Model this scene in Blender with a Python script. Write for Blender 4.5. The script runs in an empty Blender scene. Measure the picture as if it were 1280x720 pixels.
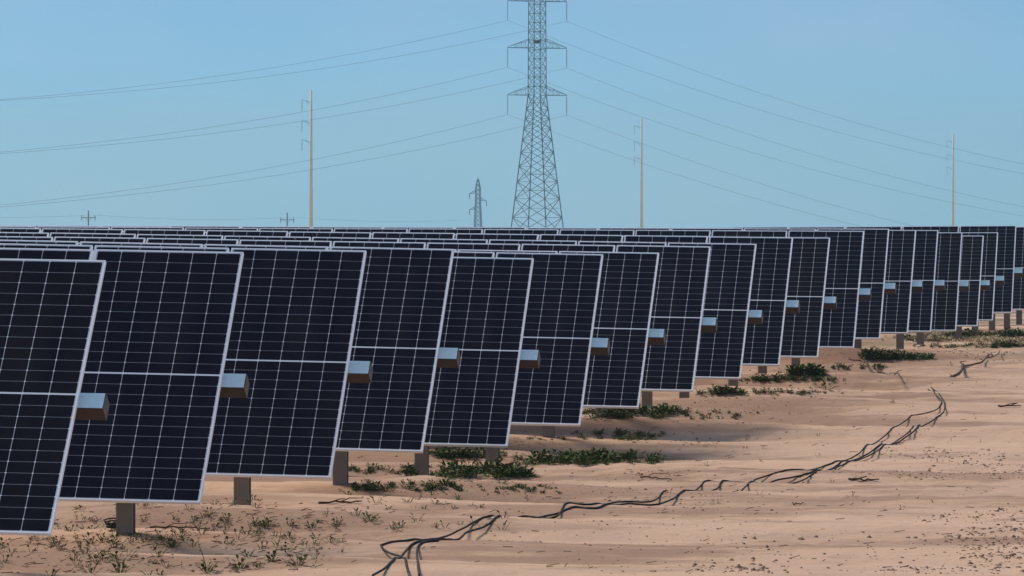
import bpy, math, random
import numpy as np
from mathutils import Vector, Matrix

random.seed(7)
rng = np.random.default_rng(11)
R = math.radians
SC = bpy.context.scene
COL = SC.collection

# ------------------------------------------------------------------ camera, sky, sun, exposure
CAMZ = 2.25
F = 6840.0                       # focal length in pixels of the 1280 px wide photograph
HOR = 280.0                      # horizon line
cam_d = bpy.data.cameras.new('camera')
cam_d.sensor_width = 36.0
cam_d.lens = F / 1280.0 * 36.0
cam_d.shift_y = -(360.0 - HOR) / 1280.0
cam_d.clip_start = 0.5
cam_d.clip_end = 20000
cam = bpy.data.objects.new('camera', cam_d)
cam.location = (0, 0, CAMZ)
cam.rotation_euler = (R(90), 0, 0)
COL.objects.link(cam)
SC.camera = cam

SKY_LOW = (0.345, 0.72, 1.30, 1)
SKY_UP = (0.250, 0.475, 0.86, 1)
SUN_EL, SUN_AZ = 48.0, -40.0       # azimuth clockwise from +Y (the view direction): ahead and to the left, behind thin cloud
world = bpy.data.worlds.new('World')
SC.world = world
world.use_nodes = True
wn = world.node_tree.nodes
wl = world.node_tree.links
bg = wn['Background']
sky = wn.new('ShaderNodeTexSky')
sky.sky_type = 'NISHITA'
sky.sun_disc = False
sky.sun_elevation = R(SUN_EL)
sky.sun_rotation = R(SUN_AZ)
sky.altitude = 200
sky.air_density = 1.0
sky.dust_density = 0.6
sky.ozone_density = 2.2
# thin high cloud veil: soft procedural brightening of the sky
tc = wn.new('ShaderNodeTexCoord')
mp = wn.new('ShaderNodeMapping'); mp.inputs['Scale'].default_value = (1.0, 1.0, 2.6)
nz = wn.new('ShaderNodeTexNoise'); nz.inputs['Scale'].default_value = 9.0; nz.inputs['Detail'].default_value = 4.0
cr = wn.new('ShaderNodeMapRange')
cr.inputs['From Min'].default_value = 0.35; cr.inputs['From Max'].default_value = 0.75
cr.inputs['To Min'].default_value = 0.0; cr.inputs['To Max'].default_value = 0.30
mx = wn.new('ShaderNodeMix'); mx.data_type = 'RGBA'
mx.inputs['B'].default_value = (4.6, 5.2, 5.6, 1)
wl.new(tc.outputs['Generated'], mp.inputs['Vector']); wl.new(mp.outputs['Vector'], nz.inputs['Vector'])
wl.new(nz.outputs['Fac'], cr.inputs['Value']); wl.new(cr.outputs['Result'], mx.inputs['Factor'])
# the lower sky is a deeper, cooler blue than clear air gives
sx = wn.new('ShaderNodeSeparateXYZ'); wl.new(tc.outputs['Generated'], sx.inputs[0])
tn = wn.new('ShaderNodeValToRGB')
el = tn.color_ramp.elements
el[0].position = 0.0; el[0].color = SKY_LOW
el[1].position = 0.5; el[1].color = (0.95, 1.0, 1.0, 1)
e2 = el.new(0.045); e2.color = SKY_UP
e3 = el.new(0.10); e3.color = (0.42, 0.66, 0.98, 1)
wl.new(sx.outputs[2], tn.inputs['Fac'])
mu = wn.new('ShaderNodeMix'); mu.data_type = 'RGBA'; mu.blend_type = 'MULTIPLY'; mu.inputs['Factor'].default_value = 1.0
wl.new(sky.outputs['Color'], mu.inputs['A']); wl.new(tn.outputs['Color'], mu.inputs['B'])
wl.new(mu.outputs['Result'], mx.inputs['A']); wl.new(mx.outputs['Result'], bg.inputs['Color'])
bg.inputs['Strength'].default_value = 0.085

sun_d = bpy.data.lights.new('sun', 'SUN')
sun_d.energy = 2.4
sun_d.angle = R(16)
sun_d.color = (1.0, 0.89, 0.76)
sun = bpy.data.objects.new('sun', sun_d)
sd = Vector((math.sin(R(SUN_AZ)) * math.cos(R(SUN_EL)), math.cos(R(SUN_AZ)) * math.cos(R(SUN_EL)), math.sin(R(SUN_EL))))
sun.rotation_euler = sd.to_track_quat('Z', 'Y').to_euler()
sun.location = (0, 0, 60)
COL.objects.link(sun)

vs = SC.view_settings
vs.view_transform = 'Standard'; vs.look = 'None'; vs.gamma = 1.0; vs.exposure = 0.6
vs.use_curve_mapping = False
SC.cycles.use_denoising = True
SC.cycles.max_bounces = 6
SC.cycles.volume_bounces = 0

HAZE_DENSITY = 0.00022

# ------------------------------------------------------------------ helpers
def tag(o, label=None, cat=None, group=None, kind=None):
    if label: o['label'] = label
    if cat: o['category'] = cat
    if group: o['group'] = group
    if kind: o['kind'] = kind
    return o

class MB:
    """collects geometry for one mesh"""
    def __init__(s): s.v = []; s.f = []; s.m = []; s.cur = 0
    def add(s, vs_, fs_):
        b = len(s.v); s.v.extend([tuple(p) for p in vs_])
        s.f.extend([tuple(i + b for i in f) for f in fs_]); s.m.extend([s.cur] * len(fs_))
    def box(s, x0, x1, y0, y1, z0, z1):
        vs_ = [(x0,y0,z0),(x1,y0,z0),(x1,y1,z0),(x0,y1,z0),(x0,y0,z1),(x1,y0,z1),(x1,y1,z1),(x0,y1,z1)]
        s.add(vs_, [(0,3,2,1),(4,5,6,7),(0,1,5,4),(1,2,6,5),(2,3,7,6),(3,0,4,7)])
    def bar(s, a, b, w, n=4, w2=None):
        a = Vector(a); b = Vector(b); d = b - a
        if d.length < 1e-6: return
        q = d.to_track_quat('Z', 'Y'); w2 = w if w2 is None else w2
        vs_ = []
        for p, r in ((a, w), (b, w2)):
            for k in range(n):
                t = 2 * math.pi * (k + .5) / n
                vs_.append(p + q @ Vector((math.cos(t) * r, math.sin(t) * r, 0)))
        s.add(vs_, [(k, (k+1) % n, n + (k+1) % n, n + k) for k in range(n)] + [tuple(range(n-1, -1, -1)), tuple(range(n, 2*n))])
    def tube(s, pts, r, n=6):
        pts = [Vector(p) for p in pts]; rings = []
        for i, p in enumerate(pts):
            t = (pts[min(i+1, len(pts)-1)] - pts[max(i-1, 0)])
            if t.length < 1e-7: t = Vector((0, 1, 0))
            t.normalize(); u = t.cross(Vector((0, 0, 1)))
            if u.length < 1e-4: u = Vector((1, 0, 0))
            u.normalize(); w = u.cross(t)
            rr = r[i] if isinstance(r, (list, tuple)) else r
            rings.append([p + (u * math.cos(2*math.pi*k/n) + w * math.sin(2*math.pi*k/n)) * rr for k in range(n)])
        vs_ = [q for rg in rings for q in rg]; fs_ = []
        for i in range(len(rings) - 1):
            for k in range(n):
                fs_.append((i*n+k, i*n+(k+1) % n, (i+1)*n+(k+1) % n, (i+1)*n+k))
        fs_.append(tuple(range(n-1, -1, -1))); e = (len(rings)-1)*n; fs_.append(tuple(range(e, e+n)))
        s.add(vs_, fs_)
    def mesh(s, name, mats, smooth=False):
        me = bpy.data.meshes.new(name); me.from_pydata(s.v, [], s.f)
        for m in (mats if isinstance(mats, (list, tuple)) else [mats]): me.materials.append(m)
        if any(s.m): me.polygons.foreach_set('material_index', s.m)
        if smooth: me.polygons.foreach_set('use_smooth', [True] * len(s.f))
        me.update(); return me
    def build(s, name, mats, parent=None, smooth=False):
        return obj(name, s.mesh(name, mats, smooth), parent)

def obj(name, mesh, parent=None):
    o = bpy.data.objects.new(name, mesh); COL.objects.link(o)
    if parent: o.parent = parent
    return o

def empty(name, loc, rz=0):
    o = bpy.data.objects.new(name, None); COL.objects.link(o)
    o.location = loc; o.rotation_euler = (0, 0, rz); o.empty_display_size = .2
    return o

# ------------------------------------------------------------------ materials
def mat(name, color, rough=.6, metal=0., spec=.5):
    m = bpy.data.materials.new(name); m.use_nodes = True
    p = m.node_tree.nodes['Principled BSDF']
    p.inputs['Base Color'].default_value = (*color, 1); p.inputs['Roughness'].default_value = rough
    p.inputs['Metallic'].default_value = metal; p.inputs['Specular IOR Level'].default_value = spec
    return m

class NT:
    def __init__(s, m): s.t = m.node_tree; s.n = s.t.nodes; s.l = s.t.links; s.p = s.n['Principled BSDF']
    def new(s, typ, **kw):
        n = s.n.new(typ)
        for k, v in kw.items(): setattr(n, k, v)
        return n
    def put(s, sock, v):
        if isinstance(v, bpy.types.NodeSocket): s.l.new(v, sock)
        else: sock.default_value = v
    def math(s, op, a, b=0., c=0.):
        n = s.new('ShaderNodeMath', operation=op)
        s.put(n.inputs[0], a); s.put(n.inputs[1], b)
        if len(n.inputs) > 2: s.put(n.inputs[2], c)
        return n.outputs[0]
    def mix(s, f, a, b):
        n = s.new('ShaderNodeMix', data_type='RGBA')
        s.put(n.inputs['Factor'], f)
        s.put(n.inputs['A'], a if isinstance(a, bpy.types.NodeSocket) else (*a, 1))
        s.put(n.inputs['B'], b if isinstance(b, bpy.types.NodeSocket) else (*b, 1))
        return n.outputs['Result']
    def noise(s, vec, scale, detail=3., rough=.55):
        n = s.new('ShaderNodeTexNoise'); s.l.new(vec, n.inputs['Vector'])
        n.inputs['Scale'].default_value = scale; n.inputs['Detail'].default_value = detail; n.inputs['Roughness'].default_value = rough
        return n.outputs['Fac']
    def ramp(s, v, lo, hi, a=0., b=1.):
        n = s.new('ShaderNodeMapRange'); s.put(n.inputs['Value'], v)
        for k, x in (('From Min', lo), ('From Max', hi), ('To Min', a), ('To Max', b)): n.inputs[k].default_value = x
        return n.outputs['Result']
    def mapping(s, vec, scale, rot=(0, 0, 0)):
        n = s.new('ShaderNodeMapping'); s.l.new(vec, n.inputs['Vector'])
        n.inputs['Scale'].default_value = scale; n.inputs['Rotation'].default_value = rot
        return n.outputs['Vector']

YAW = R(9.0)
SA, CA = math.sin(YAW), math.cos(YAW)
PW, PL = 1.134, 2.28               # module size
FR = .0095                          # frame lip
MG = .009                          # margin between lip and cells
MID = .013                         # bar across the middle

def make_cells():
    m = mat('solar_cells', (.012, .013, .022), .15, 0, .03); k = NT(m)
    tc = k.new('ShaderNodeTexCoord'); sp = k.new('ShaderNodeSeparateXYZ'); k.l.new(tc.outputs['Object'], sp.inputs[0])
    x, y = sp.outputs[0], sp.outputs[1]
    e = FR + MG; cw = (PW - 2*e) / 6; ch = (PL - 2*e - MID) / 24; half = ch * 12
    u = k.math('DIVIDE', k.math('SUBTRACT', x, e), cw)
    # upper half is shifted by the middle bar
    up = k.math('GREATER_THAN', y, PL/2)
    yy = k.math('SUBTRACT', k.math('SUBTRACT', y, e), k.math('MULTIPLY', up, MID))
    v = k.math('DIVIDE', yy, ch)
    du = k.math('MULTIPLY', k.math('ABSOLUTE', k.math('SUBTRACT', u, k.math('ROUND', u))), cw)
    dv = k.math('MULTIPLY', k.math('ABSOLUTE', k.math('SUBTRACT', v, k.math('ROUND', v))), ch)
    col_l = k.math('LESS_THAN', du, .0016)
    row_l = k.math('LESS_THAN', dv, .0011)
    dia = k.math('LESS_THAN', k.math('ADD', du, dv), .0085)
    midl = k.math('LESS_THAN', k.math('ABSOLUTE', k.math('SUBTRACT', y, PL/2)), MID/2 + .0008)
    out = k.math('MAXIMUM', k.math('LESS_THAN', k.math('ABSOLUTE', k.math('SUBTRACT', k.math('ABSOLUTE', k.math('SUBTRACT', x, PW/2)), PW/2 - FR)), MG - .003),
                 k.math('LESS_THAN', k.math('ABSOLUTE', k.math('SUBTRACT', k.math('ABSOLUTE', k.math('SUBTRACT', y, PL/2)), PL/2 - FR)), MG - .003))
    # cell colour: tone differs a little cell to cell and more from module to module
    wn_ = k.new('ShaderNodeTexWhiteNoise', noise_dimensions='3D'); oi = k.new('ShaderNodeObjectInfo')
    cx = k.new('ShaderNodeCombineXYZ'); k.l.new(k.math('FLOOR', u), cx.inputs[0]); k.l.new(k.math('FLOOR', v), cx.inputs[1]); k.l.new(oi.outputs['Random'], cx.inputs[2])
    k.l.new(cx.outputs[0], wn_.inputs['Vector'])
    base = k.mix(oi.outputs['Random'], (.0062, .0068, .020), (.0105, .0085, .0150))
    base = k.mix(k.math('MULTIPLY', wn_.outputs['Value'], .35), base, (.0075, .0085, .018))
    # fine busbars
    bb = k.math('FRACT', k.math('MULTIPLY', u, 9.0)); bbl = k.math('LESS_THAN', bb, .04)
    base = k.mix(k.math('MULTIPLY', bbl, .07), base, (.25, .26, .28))
    # thin dust film
    dn = k.noise(k.mapping(tc.outputs['Object'], (1, .35, 1)), 3.0, 5)
    c = k.mix(k.math('MULTIPLY', row_l, .62), base, (.62, .64, .66))
    c = k.mix(k.math('MAXIMUM', col_l, dia), c, (.74, .76, .78))
    c = k.mix(k.math('MAXIMUM', midl, out), c, (.80, .81, .83))
    c = k.mix(k.ramp(dn, .35, .8, .004, .030), c, (.42, .31, .23))
    k.l.new(c, k.p.inputs['Base Color'])
    k.l.new(k.ramp(dn, .3, .8, .10, .28), k.p.inputs['Roughness'])
    return m

def make_metal(name, col, rough, metal, var=.12, scale=9.):
    m = mat(name, col, rough, metal); k = NT(m); tc = k.new('ShaderNodeTexCoord')
    n = k.noise(tc.outputs['Object'], scale, 5)
    c = k.mix(k.ramp(n, .3, .75), tuple(x*(1-var) for x in col), tuple(min(1, x*(1+var)) for x in col))
    k.l.new(c, k.p.inputs['Base Color']); k.l.new(k.ramp(n, .3, .7, rough*.85, min(1, rough*1.25)), k.p.inputs['Roughness'])
    return m

M_CELL = make_cells()
M_FRAME = make_metal('anodised_aluminium', (.93, .95, .96), .42, .15, .04)
M_BACK = mat('backsheet', (.7, .7, .7), .6)
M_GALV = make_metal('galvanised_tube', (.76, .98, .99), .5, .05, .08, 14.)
M_UNDER = make_metal('shaded_underside', (.050, .034, .026), .7, .1, .25, 20.)  # dark brown paints in the shade and ground reflection on the tube's lower faces
M_CAP = make_metal('tube_cap_metal', (.10, .085, .075), .6, .3)
M_POST = make_metal('post_steel', (.23, .22, .205), .65, .35, .2, 6.)
M_RAIL = make_metal('rail_steel', (.30, .30, .30), .55, .5)
M_TOWER = make_metal('tower_steel', (.15, .25, .30), .65, .3, .2, .4)
M_INS = mat('insulator_glass', (.24, .31, .34), .35)
M_TAN = make_metal('tan_pole', (.95, .84, .56), .8, 0, .05, .5)
M_WIRE = mat('conductor', (.10, .13, .15), .6, .2)
M_WOOD = make_metal('weathered_wood', (.06, .06, .055), .9, 0, .2)
M_CABLE = mat('cable_rubber', (.020, .022, .027), .8, 0, .12)
k = NT(M_CABLE); _tc = k.new('ShaderNodeTexCoord')
k.l.new(k.mix(k.ramp(k.noise(_tc.outputs['Object'], 5.0, 4), .45, .7, 0, .55), (.020, .021, .024), (.17, .12, .085)), k.p.inputs['Base Color'])

def leaf_mat(name, a, b):
    m = mat(name, a, .75, 0, .12); k = NT(m); tc = k.new('ShaderNodeTexCoord')
    n = k.noise(tc.outputs['Object'], 11.0, 2)
    k.l.new(k.mix(k.ramp(n, .35, .65), a, b), k.p.inputs['Base Color'])
    return m
M_LEAF = leaf_mat('leaf_green', (.034, .078, .014), (.090, .140, .030))
M_LEAF2 = leaf_mat('leaf_olive', (.060, .065, .024), (.115, .085, .040))
M_DRY = leaf_mat('dry_stem', (.11, .065, .038), (.22, .15, .085))
M_STRAW = leaf_mat('pale_straw', (.42, .34, .20), (.62, .53, .36))
M_CLOD = leaf_mat('soil_clod', (.16, .095, .062), (.30, .19, .125))
M_TWIG = leaf_mat('dead_wood', (.05, .032, .024), (.13, .085, .06))

def make_sand():
    m = mat('sand', (.42, .28, .2), .95, 0, .15); k = NT(m)
    g = k.new('ShaderNodeNewGeometry'); pos = g.outputs['Position']
    rot = (0, 0, YAW)
    big = k.noise(k.mapping(pos, (.10, .35, 1), rot), 1.0, 4)
    mid = k.noise(k.mapping(pos, (.55, 1.6, 1), rot), 1.0, 5, .6)
    fine = k.noise(pos, 14.0, 4, .65)
    vfine = k.noise(pos, 60.0, 3, .6)
    brown = k.noise(k.mapping(pos, (.22, .9, 1), rot), 1.0, 6, .68)
    c = k.mix(k.ramp(big, .35, .65), (.51, .333, .222), (.57, .383, .260))
    c = k.mix(k.ramp(mid, .50, .78, 0, .55), c, (.33, .205, .142))
    c = k.mix(k.ramp(fine, .55, .8, 0, .5), c, (.30, .185, .128))
    c = k.mix(k.ramp(vfine, .60, .85, 0, .5), c, (.22, .14, .10))
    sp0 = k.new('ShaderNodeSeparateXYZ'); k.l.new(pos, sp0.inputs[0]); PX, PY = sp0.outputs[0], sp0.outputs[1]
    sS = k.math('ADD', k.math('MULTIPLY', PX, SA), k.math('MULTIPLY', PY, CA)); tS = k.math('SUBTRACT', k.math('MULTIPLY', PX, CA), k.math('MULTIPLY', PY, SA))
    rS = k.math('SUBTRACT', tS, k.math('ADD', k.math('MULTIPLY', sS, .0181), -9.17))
    zone = k.ramp(rS, 4.0, .5, 0, .075)            # more of the browner soil colour close to the row ends
    c = k.mix(k.ramp(k.math('ADD', brown, zone), .51, .62, 0, .72), c, (.25, .145, .095))
    hx = k.math('DIVIDE', k.math('SUBTRACT', PX, 5.5), 1.9); hy = k.math('DIVIDE', k.math('SUBTRACT', PY, 89.0), 3.2)
    hd = k.math('ADD', k.math('MULTIPLY', hx, hx), k.math('MULTIPLY', hy, hy))
    c = k.mix(k.ramp(k.math('ADD', hd, k.math('MULTIPLY', mid, .8)), 2.1, 1.0, 0, .88), c, (.24, .125, .085))
    # far ground: paler, with olive ground cover
    sp = k.new('ShaderNodeSeparateXYZ'); k.l.new(pos, sp.inputs[0])
    farf = k.ramp(sp.outputs[1], 84, 100); fn = k.noise(k.mapping(pos, (.35, .8, 1), rot), 1.0, 4)
    c = k.mix(k.math('MULTIPLY', farf, k.ramp(fn, .52, .62, 0, .75)), c, (.17, .15, .085))
    c = k.mix(k.math('MULTIPLY', farf, k.ramp(fn, .38, .46, .7, 0)), c, (.58, .47, .34))
    k.l.new(c, k.p.inputs['Base Color'])
    b = k.new('ShaderNodeBump'); b.inputs['Strength'].default_value = .55; b.inputs['Distance'].default_value = .02
    h = k.math('ADD', k.math('MULTIPLY', fine, 1.0), k.math('MULTIPLY', vfine, .4))
    k.l.new(h, b.inputs['Height']); k.l.new(b.outputs['Normal'], k.p.inputs['Normal'])
    return m
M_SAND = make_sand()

# ------------------------------------------------------------------ ground
GS = np.array([20, 36, 40.4, 44.4, 48.5, 52.6, 56.7, 61, 69, 81, 93, 105, 110, 120, 150, 400, 900.])
GZ = np.array([-.05, -.05, -.05, -.04, -.11, -.19, -.2, -.16, -.06, .04, .12, .14, .18, .2, .15, .0, -.1])
SLS = np.array([20, 36, 60, 68, 72, 80, 84, 96, 105, 112, 140.])
SLV = np.radians(np.array([.95, .95, 1.0, .85, .65, .35, .2, 0., -.2, -.3, 0.]))
RIDGES = [(33.5,.05),(35.4,.06),(37.6,.07),(40.0,.06),(42.3,.095),(45.6,.075),(48.2,.08),(51.1,.075),(54.4,.085),(57.2,.07),(60.2,.085),
          (64.3,.09),(67.4,.07),(70.5,.085),(74.6,.08),(78.2,.09),(82.5,.09),(86.5,.09),(91,.09),(95.5,.08),(100,.07),(105,.07),(110,.06)]
def vnoise(x, y, seed):
    """value noise on numpy arrays"""
    xi = np.floor(x).astype(np.int64); yi = np.floor(y).astype(np.int64); xf = x - xi; yf = y - yi
    def h(a, b):
        n = (a * 374761393 + b * 668265263 + seed * 974711) & 0xffffffff
        n = ((n ^ (n >> 13)) * 1274126177) & 0xffffffff
        return ((n ^ (n >> 16)) & 0xffff) / 65535.0
    u = xf*xf*(3-2*xf); w = yf*yf*(3-2*yf)
    return (h(xi, yi)*(1-u) + h(xi+1, yi)*u)*(1-w) + (h(xi, yi+1)*(1-u) + h(xi+1, yi+1)*u)*w - .5
def g_base(x, y):
    x = np.asarray(x, float); y = np.asarray(y, float)
    s = x*SA + y*CA; t = x*CA - y*SA
    d = np.clip(TEND(s) - t, -3, 25)
    return np.interp(s, GS, GZ) + np.interp(s, SLS, SLV) * d
def TEND(s): return np.interp(s, TS, TT)
def g_full(x, y):
    x = np.asarray(x, float); y = np.asarray(y, float)
    s = x*SA + y*CA; t = x*CA - y*SA
    z = g_base(x, y)
    r = t - TEND(s)                                   # metres right of the row ends
    fade = 1 - .52*np.clip((r - .4)/1.5, 0, 1) - .16*np.clip((r - 3.5)/5, 0, 1)
    sw = s + .55*vnoise(t*.28, s*.25, 3) + .22*vnoise(t*.9, s*.5, 4)
    rz = 0*z
    for c, a in RIDGES:
        q = sw - c
        am = 2.15*a * (1 + .7*vnoise(t*.35 + c*7, s*0 + c, 5))
        rz = np.maximum(rz, am * np.where(q > 0, np.exp(-(q/.60)**2), np.clip(1 - (q/1.05)**2, 0, 1)**1.1))
    near = np.clip((130 - s)/15, 0, 1)
    z = z + (rz - .15)*fade*near
    z = z + near*(.035*vnoise(x*.8, y*.8, 8) + .018*vnoise(x*2.3, y*2.3, 9) + .010*vnoise(x*6, y*6, 10) + .005*vnoise(x*14, y*14, 12))
    # trampled, lumpy soil in patches right of the rows
    pt = np.clip(vnoise(x*.45+3, y*.22, 21)*3.2 + .05, 0, 1)
    z = z + near*pt*(.022*vnoise(x*9, y*9, 22) + .016*np.abs(vnoise(x*19, y*19, 23)))
    # soil heap near the far row ends
    for hx, hy, hr, hh in ((5.9, 89.5, 1.2, .26), (5.0, 87.2, .9, .22), (5.75, 84.6, .75, .17)):
        z = z + hh*np.exp(-(((x-hx)/hr)**2 + ((y-hy)/(hr*1.2))**2))
    return z

# measured rows: bottom right corner and top right corner in photo pixels
TOP = [(127,325.5),(297,315),(450,313),(563,311),(664,322.5),(748,318),(819,316),(885,308),(943,304.6),(990,296.5),(1036,297),(1079,288.8),(1110,286),(1144,287.6),(1171,287.6),(1201.5,290.6),(1228.6,294.5),(1246,290.6),(1267.5,281.7),(1290,283.3),(1308,284)]
BOT = [(63,667),(250,628),(413,597),(528,564),(634,557),(725,531),(798,509),(866,488),(925.5,472.5),(974,456),(1022.5,446),(1067.5,434),(1100,422.8),(1134.7,416),(1163.8,414),(1195,413),(1222,407),(1241,400),(1265,390.4),(1287,386.6),(1306,384)]
SLOPE = [.95,1.0,1.05,1.12,1.0,1.0,.95,.80,.86,.66,.48,.30,.22,.2,.1,0,0,-.2,-.4,-.3,-.2]
ROWS = []
for n in range(21):
    Y = 35.6 + 4.07*n
    xb, yb = BOT[n]; yt = TOP[n][1]
    X = (xb - 640)*Y/F; zb = CAMZ - (yb - HOR)*Y/F
    lo, hi = R(30), R(70)
    for _ in range(50):
        m_ = (lo+hi)/2; Yt = Y + PL*math.cos(m_)*CA; zt = zb + PL*math.sin(m_)
        if HOR + F*(CAMZ - zt)/Yt > yt: lo = m_
        else: hi = m_
    ROWS.append((X, Y, zb, m_))
TS = np.array([X*SA + Y*CA for X, Y, _, _ in ROWS]); TT = np.array([X*CA - Y*SA for X, Y, _, _ in ROWS])

def grid_mesh():
    ys = np.concatenate([np.linspace(-200, 26, 24), np.arange(27, 31, .3), np.arange(31, 62, .05), np.arange(62, 100, .075), np.arange(100, 132, .15),
                         np.arange(133, 200, 4), np.geomspace(205, 3200, 40)])
    xs = np.concatenate([-np.geomspace(3000, 24, 26), np.arange(-22, -7, .5), np.arange(-7, -5, .12), np.arange(-5, 9.5, .055), np.arange(9.5, 13, .12), np.arange(13, 22, .8),
                         np.geomspace(24, 3000, 26)])
    xs = np.unique(np.round(xs, 4)); ys = np.unique(np.round(ys, 4))
    Xg, Yg = np.meshgrid(xs, ys); Z = g_full(Xg, Yg)
    co = np.stack([Xg, Yg, Z], -1).reshape(-1, 3).astype(np.float32)
    nx, ny = len(xs), len(ys)
    i = (np.arange(ny-1)[:, None]*nx + np.arange(nx-1)[None, :]).ravel()
    q = np.stack([i, i+1, i+1+nx, i+nx], -1).astype(np.int32)
    me = bpy.data.meshes.new('ground')
    me.vertices.add(len(co)); me.vertices.foreach_set('co', co.ravel())
    me.loops.add(q.size); me.loops.foreach_set('vertex_index', q.ravel())
    me.polygons.add(len(q)); me.polygons.foreach_set('loop_start', np.arange(0, q.size, 4, dtype=np.int32))
    me.polygons.foreach_set('use_smooth', np.ones(len(q), dtype=bool))
    me.update(calc_edges=True); me.validate()
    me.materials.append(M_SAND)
    return me
ground = obj('ground', grid_mesh()); ground['kind'] = 'structure'

# height map of the near ground, used to set things down on it
HX0, HXS, HY0, HYS = -14.0, .08, 30.0, .06
_hx = np.arange(HX0, 18, HXS); _hy = np.arange(HY0, 140, HYS)
HM = g_full(*np.meshgrid(_hx, _hy))
def gz(x, y):
    fx = (x - HX0)/HXS; fy = (y - HY0)/HYS; ix = int(math.floor(fx)); iy = int(math.floor(fy))
    if ix < 0 or iy < 0 or ix >= len(_hx)-1 or iy >= len(_hy)-1: return float(g_full(x, y))
    u = fx-ix; v = fy-iy
    return float((HM[iy, ix]*(1-u) + HM[iy, ix+1]*u)*(1-v) + (HM[iy+1, ix]*(1-u) + HM[iy+1, ix+1]*u)*v)
# spot of ground seen at a place in the photograph
_my = np.arange(31, 138, .06)
def at(px, py):
    X = (px-640)*_my/F; z = CAMZ - (py-HOR)*_my/F
    ix = np.clip(((X-HX0)/HXS).astype(int), 0, len(_hx)-1); iy = np.clip(((_my-HY0)/HYS).astype(int), 0, len(_hy)-1)
    hit = np.nonzero(HM[iy, ix] >= z)[0]
    Y = float(_my[hit[0]]) if len(hit) else 130.0
    return (px-640)*Y/F, Y

def at_flat(px, py):
    """same, on the ground without its furrows"""
    Y = 60.0
    for _ in range(60):
        z = float(g_base((px-640)*Y/F, Y)) - .04; Y = .5*Y + .5*(CAMZ - z)*F/max(py - HOR, 1)
    return (px-640)*Y/F, Y

# haze: the air itself
hz = MB(); hz.box(-3100, 3100, -300, 3300, -3, 64)
hm = bpy.data.materials.new('haze_air'); hm.use_nodes = True
for nd in list(hm.node_tree.nodes):
    if nd.type == 'BSDF_PRINCIPLED': hm.node_tree.nodes.remove(nd)
pv = hm.node_tree.nodes.new('ShaderNodeVolumePrincipled')
pv.inputs['Color'].default_value = (.62, .95, 1.0, 1); pv.inputs['Density'].default_value = HAZE_DENSITY
pv.inputs['Anisotropy'].default_value = .0
hm.node_tree.links.new(pv.outputs[0], hm.node_tree.nodes['Material Output'].inputs['Volume'])
haze = hz.build('haze', hm); tag(haze, 'pale blue haze in the air over the whole solar field', 'haze', kind='stuff')
hm.cycles.volume_sampling = 'EQUIANGULAR'

# ------------------------------------------------------------------ solar tracker rows
def panel_meshes():
    lam = MB()
    x0, x1, y0, y1 = .004, PW-.004, .004, PL-.004
    lam.add([(x0,y0,-.003),(x1,y0,-.003),(x1,y1,-.003),(x0,y1,-.003)], [(0,1,2,3)])
    lam.cur = 1
    lam.add([(x0,y0,-.009),(x1,y0,-.009),(x1,y1,-.009),(x0,y1,-.009)], [(3,2,1,0)])
    lam.box(PW/2-.05, PW/2+.05, PL/2+.02, PL/2+.10, -.026, -.0095)     # junction box on the back
    fr = MB(); W, L, d = PW, PL, .030
    prof = [(0, 0), (FR, 0), (FR, -.0025), (.002, -.0125), (.002, -d), (0, -d)]
    # mitred lip + outer wall + bottom flange, swept round the four sides
    ring = [(0,0),(FR,0),(FR,-.0028),(.0022,-.0105),(.0022,-d+.002),(.028,-d+.002),(.028,-d),(0,-d)]
    vs_ = []
    for (i, z) in ring: vs_ += [(i,i,z),(W-i,i,z),(W-i,L-i,z),(i,L-i,z)]
    fs_ = []
    for a in range(len(ring)):
        b = (a+1) % len(ring)
        for c in range(4):
            e = (c+1) % 4; fs_.append((a*4+c, a*4+e, b*4+e, b*4+c))
    fr.add(vs_, fs_)
    rl = MB()
    rl.box(0, .04, PL/2-.32, PL/2+.32, -.0655, -.0355)
    return lam.mesh('solar_panel', [M_CELL, M_BACK]), fr.mesh('frame', M_FRAME), rl.mesh('mounting_rail', M_RAIL)
ME_LAM, ME_FR, ME_RL = panel_meshes()

def post_mesh(h):
    m = MB(); w, d, t = .062, .05, .006       # I-section, web across the view
    m.box(-w, w, -d, -d+t, -.5, h); m.box(-w, w, d-t, d, -.5, h); m.box(-t/2, t/2, -d+t+.0005, d-t-.0005, -.5, h)
    # return lips of the rolled section
    m.box(-w, -w+.006, -d+t+.0005, -d+.022, -.5, h); m.box(w-.006, w, -d+t+.0005, -d+.022, -.5, h)
    return m
PITCH = PW + .022
POST_OFF = [.68,.75,.90,.90,.98,1.06,1.14,1.22,1.30,1.38,1.30,1.45,1.4,.9,.6,.7,.42,.4,.45,.52,.6]   # first post, metres in from the row end
TUBE = .066
ORD = ['nearest', 'second', 'third', 'fourth', 'fifth', 'sixth', 'seventh', 'eighth', 'ninth', 'tenth', 'eleventh', 'twelfth', 'thirteenth',
       'fourteenth', 'fifteenth', 'sixteenth', 'seventeenth', 'eighteenth', 'nineteenth', 'twentieth', 'farthest']
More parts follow.
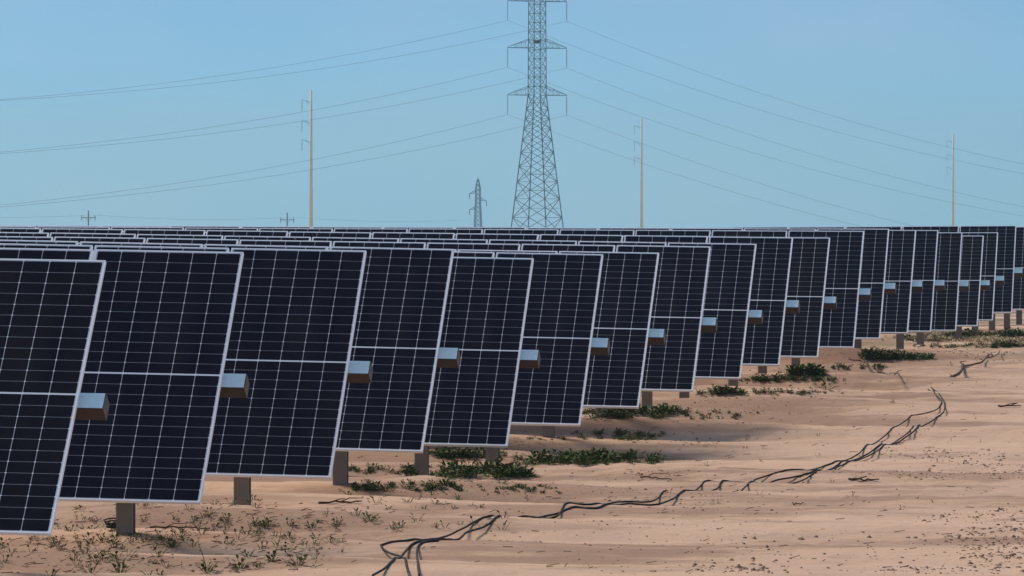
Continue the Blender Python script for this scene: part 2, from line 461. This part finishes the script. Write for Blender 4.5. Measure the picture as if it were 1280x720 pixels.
for n, (X, Y, zb, tau) in enumerate(ROWS):
    zg = gz(X, Y)
    row = empty('solar_tracker_row', (X, Y, zg), -YAW)
    if n == 0: lab = 'nearest row of tilted dark solar panels, cut off by the left edge of the photo'
    elif n == 20: lab = 'farthest row of tilted solar panels, just showing at the right edge of the photo'
    else: lab = '%s row of tilted dark solar panels on posts, counted from the camera' % ORD[n]
    tag(row, lab, 'solar panel row', 'rows of tilted solar panels')
    sl = R(SLOPE[n])
    rot = Matrix.Rotation(sl, 4, 'Y') @ Matrix.Rotation(tau, 4, 'X')
    org = Vector((0, 0, zb - zg))                                       # bottom right corner of the row
    N = max(2, int(math.ceil((BOT[n][0] + 80) / (PITCH*CA*F/Y))) + 1)
    jit = random.Random(n)
    for i in range(N):
        dx = -PW - i*PITCH
        o = obj('solar_panel', ME_LAM, row)
        o.matrix_local = Matrix.Translation(org) @ rot @ Matrix.Translation((dx, jit.uniform(-.002, .002), jit.uniform(-.001, .001))) @ Matrix.Rotation(R(jit.uniform(-.10, .10)), 4, 'X')
        obj('frame', ME_FR, o)
        for xx in (.16, PW-.20): obj('mounting_rail', ME_RL, o).location = (xx, 0, 0)
    # torque tube behind the middle of the panels
    Ltot = N*PITCH; ext = .160
    tb = MB(); zc = -(.0355 + .03 + TUBE)
    r = TUBE; c = .005
    sec = [(-r+c,-r),(r-c,-r),(r,-r+c),(r,r-c),(r-c,r),(-r+c,r),(-r,r-c),(-r,-r+c)]
    vs_ = [(-Ltot, PL/2+a, zc+b) for a, b in sec] + [(ext, PL/2+a, zc+b) for a, b in sec]
    tb.add(vs_, [(q, (q+1) % 8, 8+(q+1) % 8, 8+q)[::-1] for q in range(8)] + [tuple(range(8))])
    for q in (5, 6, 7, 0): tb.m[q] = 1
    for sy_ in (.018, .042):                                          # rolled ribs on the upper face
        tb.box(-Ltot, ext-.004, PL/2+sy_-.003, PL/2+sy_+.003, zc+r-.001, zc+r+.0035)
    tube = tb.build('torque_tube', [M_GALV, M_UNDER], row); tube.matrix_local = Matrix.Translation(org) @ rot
    cp = MB()
    cp.box(ext+.001, ext+.007, PL/2-r+.001, PL/2+r-.001, zc-r+.001, zc+r-.001)
    cp.build('end_cap', M_CAP, tube)
    # posts
    off = POST_OFF[n]
    j = 0
    while off + j*6.93 < Ltot:
        xl = -(off + j*6.93)
        pc = Matrix.Translation(org) @ rot @ Vector((xl, PL/2, zc))
        wx = X + pc.x*CA + pc.y*SA; wy = Y - pc.x*SA + pc.y*CA
        lz = gz(wx, wy) - zg
        h = pc.z - .12 - lz
        po = post_mesh(h).build('post', M_POST, row); po.location = (pc.x, pc.y, lz)
        br = MB()
        br.box(-.045, .045, -.012, .012, 0, .115); br.box(-.05, .05, -.10, .10, .0, .012)
        br.bar((-.04, 0, .12), (.04, 0, .12), .108, 14)
        b = br.build('bearing', M_RAIL, po); b.location = (0, 0, h)
        j += 1

# ------------------------------------------------------------------ plants, clods and debris
def leaf(mb, p, d, up, L, w):
    """pointed oval leaf with a folded midrib; p root, d direction"""
    d = d.normalized(); s = d.cross(up)
    if s.length < 1e-3: s = Vector((1, 0, 0))
    s.normalize(); nrm = s.cross(d)
    a = p; b = p + d*L*.35 + s*w*.5 + nrm*w*.16; c = p + d*L*.35 - s*w*.5 + nrm*w*.16
    b2 = p + d*L*.72 + s*w*.42 - nrm*L*.03; c2 = p + d*L*.72 - s*w*.42 - nrm*L*.03
    m1 = p + d*L*.36; m2 = p + d*L*.72 - nrm*L*.06; t = p + d*L - nrm*L*.20
    mb.add([a, b, m1, c, b2, m2, c2, t], [(0,2,1),(0,3,2),(1,2,5,4),(2,3,6,5),(4,5,7),(5,6,7)])
def plant(mb, x, y, z, size, rnd, leaves=14, tall=0., dry=False):
    for i in range(leaves):
        az = rnd.uniform(0, 2*math.pi); el = rnd.uniform(.15, 1.15)
        d = Vector((math.cos(az)*math.cos(el), math.sin(az)*math.cos(el), math.sin(el)))
        st = rnd.uniform(.15, .75)*size
        p0 = Vector((x, y, z)) + Vector((math.cos(az), math.sin(az), 0))*rnd.uniform(0, .25)*size
        p1 = p0 + d*st
        mb.cur = 2 if dry else 0
        mb.bar(p0 - Vector((0,0,.01)), p1, .0025, 3, .0018)
        mb.cur = (2 if dry or rnd.random() < .10 else (1 if rnd.random() < .28 else 0))
        leaf(mb, p1, (d + Vector((0, 0, rnd.uniform(-.5, .3)))), Vector((rnd.uniform(-.3,.3), rnd.uniform(-.3,.3), 1)), size*rnd.uniform(.28, .48), size*rnd.uniform(.16, .29))
    if tall:
        p = Vector((x, y, z)); dirv = Vector((rnd.uniform(-.3,.3), rnd.uniform(-.3,.3), 1))
        pts = [p]
        for q in range(5): pts.append(pts[-1] + (dirv + Vector((rnd.uniform(-.25,.25), rnd.uniform(-.25,.25), 0)))*tall/5)
        mb.cur = 2; mb.tube(pts, [.004, .0035, .003, .003, .0025, .002], 3)
        for q in range(7):
            pp = pts[rnd.randrange(1, 6)]; az = rnd.uniform(0, 6.28)
            mb.cur = rnd.choice((1, 2)); leaf(mb, pp, Vector((math.cos(az), math.sin(az), .5)), Vector((0,0,1)), .045, .014)
PM = [M_LEAF, M_LEAF2, M_DRY]

# bands of weeds: photo extents, foot line, height, count, label
STRIPS = [
 (436, 540, 592, 0.12, 17, 'band of low green weeds growing round the foot of the third post'),
 (537, 664, 596, 0.13, 22, 'dense green weeds on the sand just right of the fourth visible post'),
 (530, 634, 572, 0.12, 16, 'green weeds half hidden under the fifth panel row'),
 (640, 822, 579, 0.14, 32, 'long thick band of green weeds right of the fifth panel row'),
 (436, 578, 613, 0.09, 19, 'thin line of small weeds on a sand ridge in front of the third post'),
 (595, 700, 615, 0.06, 8,  'sparse weeds at the right end of a low sand ridge'),
 (728, 862, 521, 0.13, 24, 'dark green weeds growing under the seventh and eighth panel rows'),
 (865, 955, 522, 0.1, 10, 'small green weeds trailing off right of the eighth panel row'),
 (660, 830, 548, 0.09, 18, 'scattered olive weeds on dark soil right of the sixth panel row'),
 (872, 1040, 494, 0.12, 24, 'band of green weeds right of the ninth panel row'),
 (925, 1060, 477, 0.12, 22, 'bushy green weeds right of the tenth panel row'),
 (985, 1030, 470, 0.2, 10, 'tallest dark green bushy clump of weeds by the tenth row end'),
 (1072, 1165, 449, 0.17, 22, 'dark green bushy weeds beside the reddish soil heap'),
 (1140, 1290, 434, 0.11, 26, 'long far line of dark green weeds by the far row ends'),
 (1100, 1180, 424, 0.1, 14, 'green weeds under the thirteenth and fourteenth panel rows'),
 (1182, 1290, 421, 0.13, 20, 'farthest line of dark green weeds behind the pale straw'),
 (1040, 1110, 462, 0.09, 12, 'weeds growing on the sandy mound near the far row ends'),
]
for si, (x0, x1, y, h, cnt, lab) in enumerate(STRIPS):
    rnd = random.Random(100+si); mb = MB()
    for i in range(int(cnt*(3.4 if y > 480 else 4.5))):
        px = rnd.uniform(x0, x1); e = min((px-x0), (x1-px))/(x1-x0)
        gx, gy = at(px, y + rnd.uniform(-6, 3)*(1 if y > 500 else .5))
        dens = .5 + float(vnoise(np.array(gx*2.1+si*3), np.array(gy*.4), 51))
        if rnd.random() > .25 + 1.1*dens: continue
        hh = h*rnd.uniform(.40, 1.0)*(.55 + .85*dens)*(1 if e > .12 else .6)
        plant(mb, gx, gy, gz(gx, gy), hh, rnd, leaves=int(rnd.uniform(16, 30)))
    o = mb.build('weeds', PM); tag(o, lab, 'weeds', 'bands of green weeds along the rows', 'stuff')

# countless tiny sprouts in the foreground sand
rnd = random.Random(5); mb = MB()
for i in range(215):
    px = rnd.uniform(-10, 430) if rnd.random() < .8 else rnd.uniform(430, 640)
    py = rnd.choice((rnd.gauss(677, 7), rnd.gauss(692, 14), rnd.gauss(660, 6), rnd.uniform(625, 719))) if px < 430 else rnd.uniform(600, 670)
    if py < 600: continue
    gx, gy = at(px, py)
    plant(mb, gx, gy, gz(gx, gy), rnd.uniform(.04, .09), rnd, leaves=rnd.randint(4, 11), dry=rnd.random() < .16)
for i in range(90):
    px = rnd.uniform(420, 1270); py = rnd.uniform(430, 640)
    gx, gy = at(px, py); plant(mb, gx, gy, gz(gx, gy), rnd.uniform(.03, .07), rnd, leaves=rnd.randint(2, 6), dry=rnd.random() < .6)
tag(mb.build('sprouts', PM), 'tiny sprouts scattered over the foreground sand', 'sprouts', kind='stuff')

# single plants that stand out
SINGLE = [(340, 703, .14, .24, 'upright thin stalk with a leafy base near the bottom of the photo'),
 (300, 712, .15, .0, 'leafy sprout close to the bottom edge, left of the thin stalk'),
 (258, 716, .13, .22, 'slender bare stalk beside the bottom edge, left of the leafy sprout'),
 (372, 708, .14, .0, 'low spreading green sprout right of the upright thin stalk'),
 (70, 686, .12, .0, 'small green sprout on sand below the nearest panel row'),
 (215, 688, .12, .14, 'sprout with a short stem below the second row post'),
 (462, 654, .13, .0, 'lone round green weed on bare sand above the black cables'),
 (330, 660, .10, .0, 'small green weed on the ridge under the third panel row'),
 (150, 716, .15, .0, 'green sprout cut by the bottom edge in the left corner area'),
 (1034, 486, .24, .0, 'round green weed at the right tip of the ninth row weeds')]
for i, (px, py, h, tall, lab) in enumerate(SINGLE):
    rnd = random.Random(300+i); gx, gy = at(px, py); mb = MB()
    plant(mb, 0, 0, 0, h*.72, rnd, leaves=20, tall=tall)
    o = mb.build('weed_plant', PM); o.location = (gx, gy, gz(gx, gy)); tag(o, lab, 'weed', 'single weeds on the sand')

# pale straw at the far row ends
mb = MB(); rnd = random.Random(9)
for i in range(360):
    px, py = (rnd.uniform(1135, 1290), rnd.gauss(426, 1.2)) if rnd.random() < .6 else (rnd.uniform(1150, 1290), rnd.gauss(418, 1.5))
    gx, gy = at(px, py); z = gz(gx, gy)
    for q in range(4):
        az = rnd.uniform(0, 6.28); L = rnd.uniform(.05, .13)
        leaf(mb, Vector((gx+rnd.uniform(-.1,.1), gy, z)), Vector((math.cos(az), math.sin(az), rnd.uniform(.2, 1.2))), Vector((0,0,1)), L, .02)
tag(mb.build('dry_grass', [M_STRAW]), 'pale dry grass lying in a line between far weeds', 'dry grass', kind='stuff')

# clods of soil, trampled patches
mb = MB(); rnd = random.Random(12)
def clod(x, y, z, r):
    vs_ = []
    for d in ((1,0,0),(0,1,0),(-1,0,0),(0,-1,0),(0,0,1),(.7,.7,.5),(-.7,.6,.6)):
        q = rnd.uniform(.6, 1.25)*r; vs_.append((x+d[0]*q, y+d[1]*q, z+d[2]*q*.75 - r*.12))
    mb.add(vs_, [(0,5,4),(5,1,4),(1,6,4),(6,2,4),(2,3,4),(3,0,4),(0,1,5),(1,2,6)])
PATCH = [(1060,1285,560,600,520,1.0),(930,1285,665,719,900,1.0),(1080,1285,630,700,520,1.1),(860,1010,680,716,240,1.0),(700,1285,470,719,900,.8),
         (740,900,590,640,120,1.0),(640,880,540,560,220,1.1),(430,720,560,660,200,.9),(0,420,628,719,300,.9),(1140,1285,436,452,280,1.5),(600,700,655,680,60,1.0),(860,960,500,520,120,1.0),(700,860,590,606,160,1.0),(860,1060,455,500,260,1.3),(740,900,540,556,260,1.1),(1020,1130,432,458,200,1.4),(500,660,600,625,120,.9)]
for x0, x1, y0, y1, cnt, sc in PATCH:
    for i in range(int(cnt*1.2)):
        px = rnd.uniform(x0, x1); py = rnd.uniform(y0, y1)
        gx, gy = at(px, py)
        if rnd.random() > .12 and vnoise(np.array(gx*1.4), np.array(gy*.7), 31) < 0: continue
        clod(gx, gy, gz(gx, gy), abs(rnd.gauss(0, .0085))*sc + .0045)
tag(mb.build('dirt_clods', [M_CLOD]), 'small dark clods of dirt strewn across the sand', 'dirt', kind='stuff')

# fine dry litter (stems and leaf bits)
mb = MB(); rnd = random.Random(13)
for i in range(420):
    if rnd.random() < .5: px, py = rnd.uniform(0, 430), rnd.uniform(628, 719)
    else: px, py = rnd.uniform(430, 1280), rnd.uniform(450, 719)
    gx, gy = at(px, py); z = gz(gx, gy) + .005; az = rnd.gauss(0, .7); L = rnd.uniform(.02, .09)
    mb.bar((gx, gy, z), (gx+math.cos(az)*L, gy+math.sin(az)*L, z+rnd.uniform(-.004, .02)), .003, 3)
tag(mb.build('plant_litter', [M_TWIG]), 'dry stem bits littering the sand', 'litter', kind='stuff')

# sticks that can be pointed at
def stick(px, py, L, az, r, lab, seed, side=0, cat='stick'):
    rnd = random.Random(seed); gx, gy = at(px, py); pts = []
    for i in range(9):
        q = (i/8 - .5)*L; x = gx+math.cos(az)*q; y = gy+math.sin(az)*q + rnd.uniform(-.02, .02)
        pts.append(Vector((x, y, gz(x, y) + r*.6 + rnd.uniform(0, .015))))
    mb = MB(); mb.tube(pts, [r*(1.1 - .07*i) for i in range(9)], 6)
    for k_ in range(side):
        p = pts[2+2*k_]; mb.tube([p, p + Vector((rnd.uniform(.02,.1), rnd.uniform(-.08,.08), .03)), p + Vector((rnd.uniform(.1,.2), rnd.uniform(-.1,.1), .035))], [r*.6, r*.5, r*.3], 5)
    tag(mb.build('stick', [M_TWIG], smooth=True), lab, cat, 'dead sticks on the sand')
stick(1080, 603.5, .30, .1, .012, 'short dark stick lying alone on sand right of the cables', 1, 1)
stick(998, 632, .10, 0, .006, 'tiny dark stick on bare sand below the cable bundle', 2)
stick(225, 662, .45, .05, .008, 'dark twig on the ridge right of the second row post', 3, 1)
stick(425, 631, .36, .02, .010, 'flat dark stick below the third row post', 4, 2)
stick(820, 600, .30, -.2, .008, 'thin curved twig on sand above the cable bundle', 5, 1)
stick(1262, 509, .30, .1, .012, 'dark stick near the right edge of the photo', 6, 2)

# dead branches by the far mound and the root like branch on the right
def ground_path(pts, r, lift=.0, wob=.0, seed=0, sub=6):
    rnd = random.Random(seed); W = [Vector((*at_flat(px, py), 0)) for px, py in pts]; out = []
    for i in range(len(W)-1):
        p0, p1, p2, p3 = W[max(i-1,0)], W[i], W[i+1], W[min(i+2, len(W)-1)]
        for q in range(sub):
            t = q/sub
            c = .5*((2*p1) + (p2-p0)*t + (2*p0-5*p1+4*p2-p3)*t*t + (3*p1-p0-3*p2+p3)*t**3); out.append(c)
    out.append(W[-1])
    # a stiff line bridges small dips: running maximum of the ground, then smoothed
    zg_ = []
    for c in out: zg_.append(max(gz(c.x, c.y), max(.5*(gz(c.x, c.y-d_)+gz(c.x, c.y+d_)) - .02 for d_ in (.3, .6, .9))))
    n_ = len(zg_); mxz = [max(zg_[max(0, i-2):i+3]) for i in range(n_)]
    sm = [sum(mxz[max(0, i-4):i+5])/len(mxz[max(0, i-4):i+5]) for i in range(n_)]
    res = []
    for i, c in enumerate(out):
        z = max(.82*sm[i] + .18*zg_[i] - .008, gz(c.x, c.y))
        res.append(Vector((c.x + wob*math.sin(i*.9+seed), c.y, z + lift + r*.5)))
    return res
def branch(pts, r, lab, seed, twigs=4):
    P = ground_path(pts, r, .035, .01, seed, 5); mb = MB(); n = len(P); rnd = random.Random(seed)
    mb.tube(P, [r*(1.15 - .8*i/n) * rnd.uniform(.85, 1.15) for i in range(n)], 6)
    for q in range(twigs):
        p = P[rnd.randrange(2, n-1)]
        mb.tube([p, p+Vector((rnd.uniform(-.04,.06), rnd.uniform(-.3,.3), .03)), p+Vector((rnd.uniform(-.07,.10), rnd.uniform(-.6,.6), .045))], [r*.5, r*.4, r*.2], 5)
    tag(mb.build('dead_branch', [M_TWIG], smooth=True), lab, 'branch')
branch([(1185,476),(1198,472),(1206.5,463),(1215,458),(1225.5,457.4),(1236,454),(1250.5,445)], .022, 'root like dead branch curving over sand near the right edge', 21, 5)
branch([(1062,457),(1075,460),(1088,468),(1100,476)], .017, 'dead branch sloping down left of the far sandy mound', 22, 3)
branch([(1096,466),(1108,471),(1120,478),(1132,487)], .017, 'dead branch pointing right below the far sandy mound', 23, 3)

# ------------------------------------------------------------------ cables on the sand
CAB = [
 ([(476,684.5),(497,682),(518.6,679),(558,673.5),(587,664.6),(615.6,658.5),(633.5,648.4),(651,638),(675,640),(696,641),(709,633),(730,634.5),(745,633.5),(774,626.5),(790,626),(817,627),(837,618),(849,617),(862,619),(883,610),(906,607.6),(935,608),(945,602),(978,598),(1004,595),(1027,585.3),(1043.7,581.4),(1070,570.5),(1086,561),(1103,547.6),(1122.5,534.5),(1145.4,520),(1171.7,514),(1176.6,503),(1160,487)],
  .0125, 'longest black cable, starting at the left loop and keeping to the far side'),
 ([(466,722),(485,712),(500,700),(507.8,689),(522,683),(554.5,680),(572.5,677),(587,668.5),(612,664.6),(637,652.5),(651.5,645.5),(673,640),(700,638),(718,636),(742,637),(759.6,634),(788,628.5),(818,629.5),(842,626),(860,621),(878,621),(896,615),(909,609.5),(955,606),(971.5,602.6),(1011,599.5),(1030.6,592),(1047,584),(1063.4,577),(1089.7,567.3),(1109.3,559),(1122.5,551),(1142,542.7),(1165,528),(1180,516.5),(1178,500),(1164,484)],
  .0135, 'black cable running from the bottom edge along the camera side of the bundle'),
 ([(524,724),(521,692),(527,684),(548,682)], .0125, 'short black cable end leaving the loop at the bottom edge'),
 ([(476,684.5),(488,692),(503,699),(508,712),(512,724)], .0125, 'black cable end bending from the loop tip to the bottom edge'),
 ([(922,623),(939,611),(958,609.4),(988,606),(1007.6,602.4),(1027,595.5),(1043.7,587),(1070,579),(1102.8,564.5),(1126,549.5),(1150,533)], .012, 'third black cable joining the bundle only on its right half'),
]
for i, (pts, r, lab) in enumerate(CAB):
    P = ground_path(pts, r, .002, .0, 40+i, 7)
    mb = MB(); mb.tube(P, r*.66, 8)
    tag(mb.build('black_cable', [M_CABLE], smooth=True), lab, 'cable', 'black cables snaking over the sand')
# coil of spare wire at the second row post
rnd = random.Random(77); gx, gy = at(146, 664); pts = []
for i in range(90):
    a = i*.42; rr = .045 + .03*math.sin(i*.31) + rnd.uniform(-.01, .01)
    x = gx + math.cos(a)*rr*1.25; y = gy + math.sin(a)*rr
    pts.append((x, y, gz(x, y) + .035 + .03*math.sin(a*.5+1) + .0003*i))
mb = MB(); mb.tube(pts, .006, 5)
tag(mb.build('wire_coil', [M_CABLE], smooth=True), 'tangled coil of thin black wire at the foot of the second row post', 'wire coil')

# ------------------------------------------------------------------ lattice tower
TWR_Y = 855.0; S = TWR_Y/F
tx = (671.5-640)*S
def zpx(y): return CAMZ + (HOR - y)*S
tower = empty('lattice_tower', (tx, TWR_Y, gz(tx, TWR_Y)), R(26)); z0 = gz(tx, TWR_Y)
tag(tower, 'tall steel lattice transmission tower standing above the panel rows', 'tower')
def hw(z):          # half side of the square body
    za, zb_, zc_ = -.3, zpx(119), zpx(-75)
    if z <= zb_: return 3.22 + (1.06-3.22)*((z-za)/(zb_-za))
    return 1.06 + (.95-1.06)*((z-zb_)/(zc_-zb_))
lv = [0.0]; z = 0.0
while z < zpx(119) - 1.2:
    z += max(1.25, hw(z)*1.02); lv.append(min(z, zpx(119)))
lv[-1] = zpx(119); ztop = zpx(-62)
while lv[-1] < ztop: lv.append(lv[-1] + 1.42)
body = MB()
def corner(z, q):
    h = hw(z); return Vector((h*(1 if q in (0, 1) else -1), h*(1 if q in (1, 2) else -1), z - z0))
for a, b in zip(lv[:-1], lv[1:]):
    big = a < zpx(119)-.5; w = .085 if big else .07; br_ = .058 if big else .042
    for q in range(4):
        body.bar(corner(a, q), corner(b, q), w*1.1)
        q2 = (q+1) % 4
        body.bar(corner(a, q), corner(b, q2), br_); body.bar(corner(a, q2), corner(b, q), br_)
        if not big or q % 2 == 0: body.bar(corner(b, q), corner(b, q2), br_)
        if big and b - a > 2.2:
            mid = (corner(a, q)+corner(b, q2))/2; body.bar(mid, (corner(a, q)+corner(b, q))/2, .03); body.bar(mid, (corner(a, q2)+corner(b, q2))/2, .03)
pk = ztop + 3.2
for q in range(4): body.bar(corner(lv[-1], q), Vector((0, 0, pk - z0)), .06)
body.build('body', M_TOWER, tower)
ARM = 37.0*S/math.cos(R(26)); ARMS = [1.5, 60, 119]; tips = []
for y in ARMS:
    za = zpx(y); h = hw(za)
    for sd_ in (-1, 1):
        a = MB(); tip = Vector((sd_*ARM, 0, za-z0))
        up = 1.45
        for yy in (-h, h):
            b0 = Vector((sd_*h, yy, za-z0)); t0 = Vector((sd_*h, yy*1.0, za-z0+up))
            a.bar(b0, tip, .07); a.bar(t0, tip + Vector((0, 0, .1)), .045)
            for fq in (.33, .66):
                a.bar(b0.lerp(tip, fq), t0.lerp(tip, fq), .03); a.bar(b0.lerp(tip, fq), t0.lerp(tip, fq-.33), .03)
        for fq in (.25, .5, .75):
            a.bar(Vector((sd_*h, -h, za-z0)).lerp(tip, fq), Vector((sd_*h, h, za-z0)).lerp(tip, fq), .04)
        a.build('cross_arm', M_TOWER, tower)
        ins = MB(); Li = 24.5*S
        ins.bar(tip, tip - Vector((0, 0, Li)), .035, 6)
        nd = 16
        for q in range(nd):
            zz = .3 + (Li-.5)*q/nd
            ins.bar(tip - Vector((0, 0, zz)), tip - Vector((0, 0, zz+.07)), .13 if sd_ > 0 else .095, 8, .05)
        ins.build('insulator', M_INS, tower)
        c_ = math.cos(R(26)); s_ = math.sin(R(26))
        tips.append((tx + c_*tip.x, TWR_Y + s_*tip.x, za - Li, sd_))
# nest in the tower body
mb = MB(); rnd = random.Random(3)
for i in range(150):
    az = rnd.uniform(0, 6.28); rr = rnd.uniform(.1, .5); zz = rnd.uniform(-.22, .22)
    p = Vector((math.cos(az)*rr, math.sin(az)*rr, zz)); t = Vector((-math.sin(az)+rnd.uniform(-.4,.4), math.cos(az)+rnd.uniform(-.4,.4), rnd.uniform(-.3,.3)))*.35
    mb.bar(p-t, p+t, .025, 4)
nest = mb.build('bird_nest', M_TWIG); nest.location = (tx, TWR_Y, zpx(52)); tag(nest, 'dark twig bird nest lodged in the lattice tower above its middle arms', 'nest')

# ------------------------------------------------------------------ conductors
NAMES = {(0,-1): 'highest conductor wire, hung from the left top arm', (0,1): 'highest conductor wire, hung from the right top arm',
         (1,-1): 'middle conductor wire, hung from the left middle arm', (1,1): 'middle conductor wire, hung from the right middle arm',
         (2,-1): 'lowest conductor wire, hung from the left bottom arm', (2,1): 'lowest conductor wire, hung from the right bottom arm'}
for i, (x, y, z, sd_) in enumerate(tips):
    lvl = i // 2; pts = []
    # left span: comes a little nearer; right span: recedes
    for q in range(48, 0, -1):
        s = 330*(q/48)**1.3; X_ = x - .61*s; Y_ = y - .79*s
        pts.append((X_, Y_, z - .204*s*(1 - s/380.)*.88 + (.6 if sd_ > 0 else 0)*min(1, s/110)))
    pts.append((x, y, z))
    for q in range(1, 49):
        s = 360*(q/48)**1.3; X_ = x + .70*s; Y_ = y + .71*s
        pts.append((X_, Y_, z - .258*s*(1 - s/430.)))
    mb = MB(); mb.tube(pts, .0165, 4)
    tag(mb.build('power_line', M_WIRE), NAMES[(lvl, sd_)] + ' of the tall tower', 'wire', 'conductors of the tall tower')

# ------------------------------------------------------------------ tan monopoles
def monopole(px, Y, top, lab):
    x = (px-640)*Y/F; z0_ = gz(x, Y); H_ = top - z0_
    t = empty('utility_pole', (x, Y, z0_), 0); tag(t, lab, 'pole', 'tan poles behind the panel rows')
    p = MB(); p.bar((0, 0, -.3), (0, 0, H_), .31, 12, .17); p.build('pole', M_TAN, t, True)
    for dz in (1.9, 5.3, 8.4):
        a = MB(); a.bar((-.10, 0, H_-dz), (-1.5, .0, H_-dz+.45), .035, 6); a.bar((-.1, 0, H_-dz-.4), (-.9, 0, H_-dz+.2), .022, 6)
        ao = a.build('arm', M_TOWER, t)
        n_ = MB(); n_.bar((-1.5, 0, H_-dz+.44), (-1.55, 0, H_-dz-1.5), .03, 6)
        for q in range(9): n_.bar((-1.5, 0, H_-dz+.2-q*.18), (-1.5, 0, H_-dz+.13-q*.18), .075, 8)
        n_.build('insulator', M_INS, ao)
monopole(389, 893, 24.0, 'leftmost and tallest looking tan pole, left of the lattice tower')
monopole(802, 1130, 24.05, 'middle tan pole, right of the lattice tower')
monopole(1191.5, 1333, 24.1, 'rightmost and shortest looking tan pole, above the far row ends')

# ------------------------------------------------------------------ small far tower and little poles
Y2 = 1750.0; S2 = Y2/F; x2 = (597.5-640)*S2; zb2 = gz(x2, Y2)
t2 = empty('lattice_tower', (x2, Y2, zb2), R(12)); tag(t2, 'small distant lattice tower with uneven arms, left of the tall tower', 'tower')
top2 = CAMZ + (HOR-222)*S2 - zb2
b = MB(); lv2 = list(np.linspace(0, top2*.97, 13))
def c2(z, q):
    h = .70 + .45*max(0, 1 - z/(top2*.6)) if z < top2*.78 else .70*(1 - (z/top2-.78)/.22) + .08
    return Vector((h*(1 if q in (0,1) else -1), h*(1 if q in (1,2) else -1), z))
for a_, b_ in zip(lv2[:-1], lv2[1:]):
    for q in range(4):
        b.bar(c2(a_, q), c2(b_, q), .13); b.bar(c2(a_, q), c2(b_, (q+1) % 4), .08); b.bar(c2(a_, (q+1) % 4), c2(b_, q), .08); b.bar(c2(b_, q), c2(b_, (q+1) % 4), .05)
b.bar((0, 0, top2*.95), (0, 0, top2+.3), .12)
b.build('body', M_TOWER, t2)
for sd_, yy in ((-1, 241), (1, 250), (-1, 261)):
    zz = CAMZ + (HOR-yy)*S2 - zb2; a = MB(); tip = Vector((sd_*2.8, 0, zz-.3))
    a.bar((sd_*.5, .4, zz), tip, .13); a.bar((sd_*.5, -.4, zz), tip, .13); a.bar((sd_*.4, 0, zz+1.1), tip, .12); a.bar((sd_*1.3, 0, zz), (sd_*1.3, 0, zz+.7), .10); a.build('cross_arm', M_TOWER, t2)
    n_ = MB(); n_.bar(tip, tip-Vector((0,0,1.7)), .14, 6); n_.build('insulator', M_INS, t2)
def small_pole(px, ytop, Y, lab, wide=1.9):
    x = (px-640)*Y/F; z0_ = gz(x, Y); t = empty('utility_pole', (x, Y, z0_), 0); tag(t, lab, 'pole', 'little dark poles on the horizon')
    ht = CAMZ + (HOR-ytop)*Y/F - z0_
    p = MB(); p.bar((0, 0, -.3), (0, 0, ht), .19, 8, .15); p.build('pole', M_WOOD, t)
    a = MB(); a.box(-wide, wide, -.07, .07, ht-2.0, ht-1.82); a.bar((-.9, 0, ht-1.95), (0, 0, ht-2.9), .05); a.bar((.9, 0, ht-1.95), (0, 0, ht-2.9), .05)
    ao = a.build('cross_arm', M_WOOD, t)
    for s_ in (-1, 1):
        n_ = MB(); n_.bar((s_*wide*.93, 0, ht-2.0), (s_*wide*.93, 0, ht-2.7), .13, 8); n_.bar((s_*wide*.93, 0, ht-1.8), (s_*wide*.93, 0, ht-1.3), .15, 8, .1); n_.build('insulator', M_INS, ao)
    return x, Y, z0_+ht-1.3
pA = small_pole(110.5, 263, 1450, 'tiny dark pole with cross arm near the left edge of the horizon')
pB = small_pole(359, 266, 1500, 'tiny dark pole with cross arm just left of the leftmost tan pole')
for lab, w in (('thin wire strung between the two tiny horizon poles', 1.7),):
    pts = []
    for q in range(-30, 61):
        t_ = q/30; x = pA[0]+w + (pB[0]-pA[0])*t_; y = pA[1]+(pB[1]-pA[1])*t_; z = pA[2]+(pB[2]-pA[2])*t_ - .9*4*(t_ % 1)*(1-(t_ % 1)) + .1
        pts.append((x, y, z))
    mb = MB(); mb.tube(pts, .022, 4); tag(mb.build('power_line', M_WIRE), lab, 'wire')
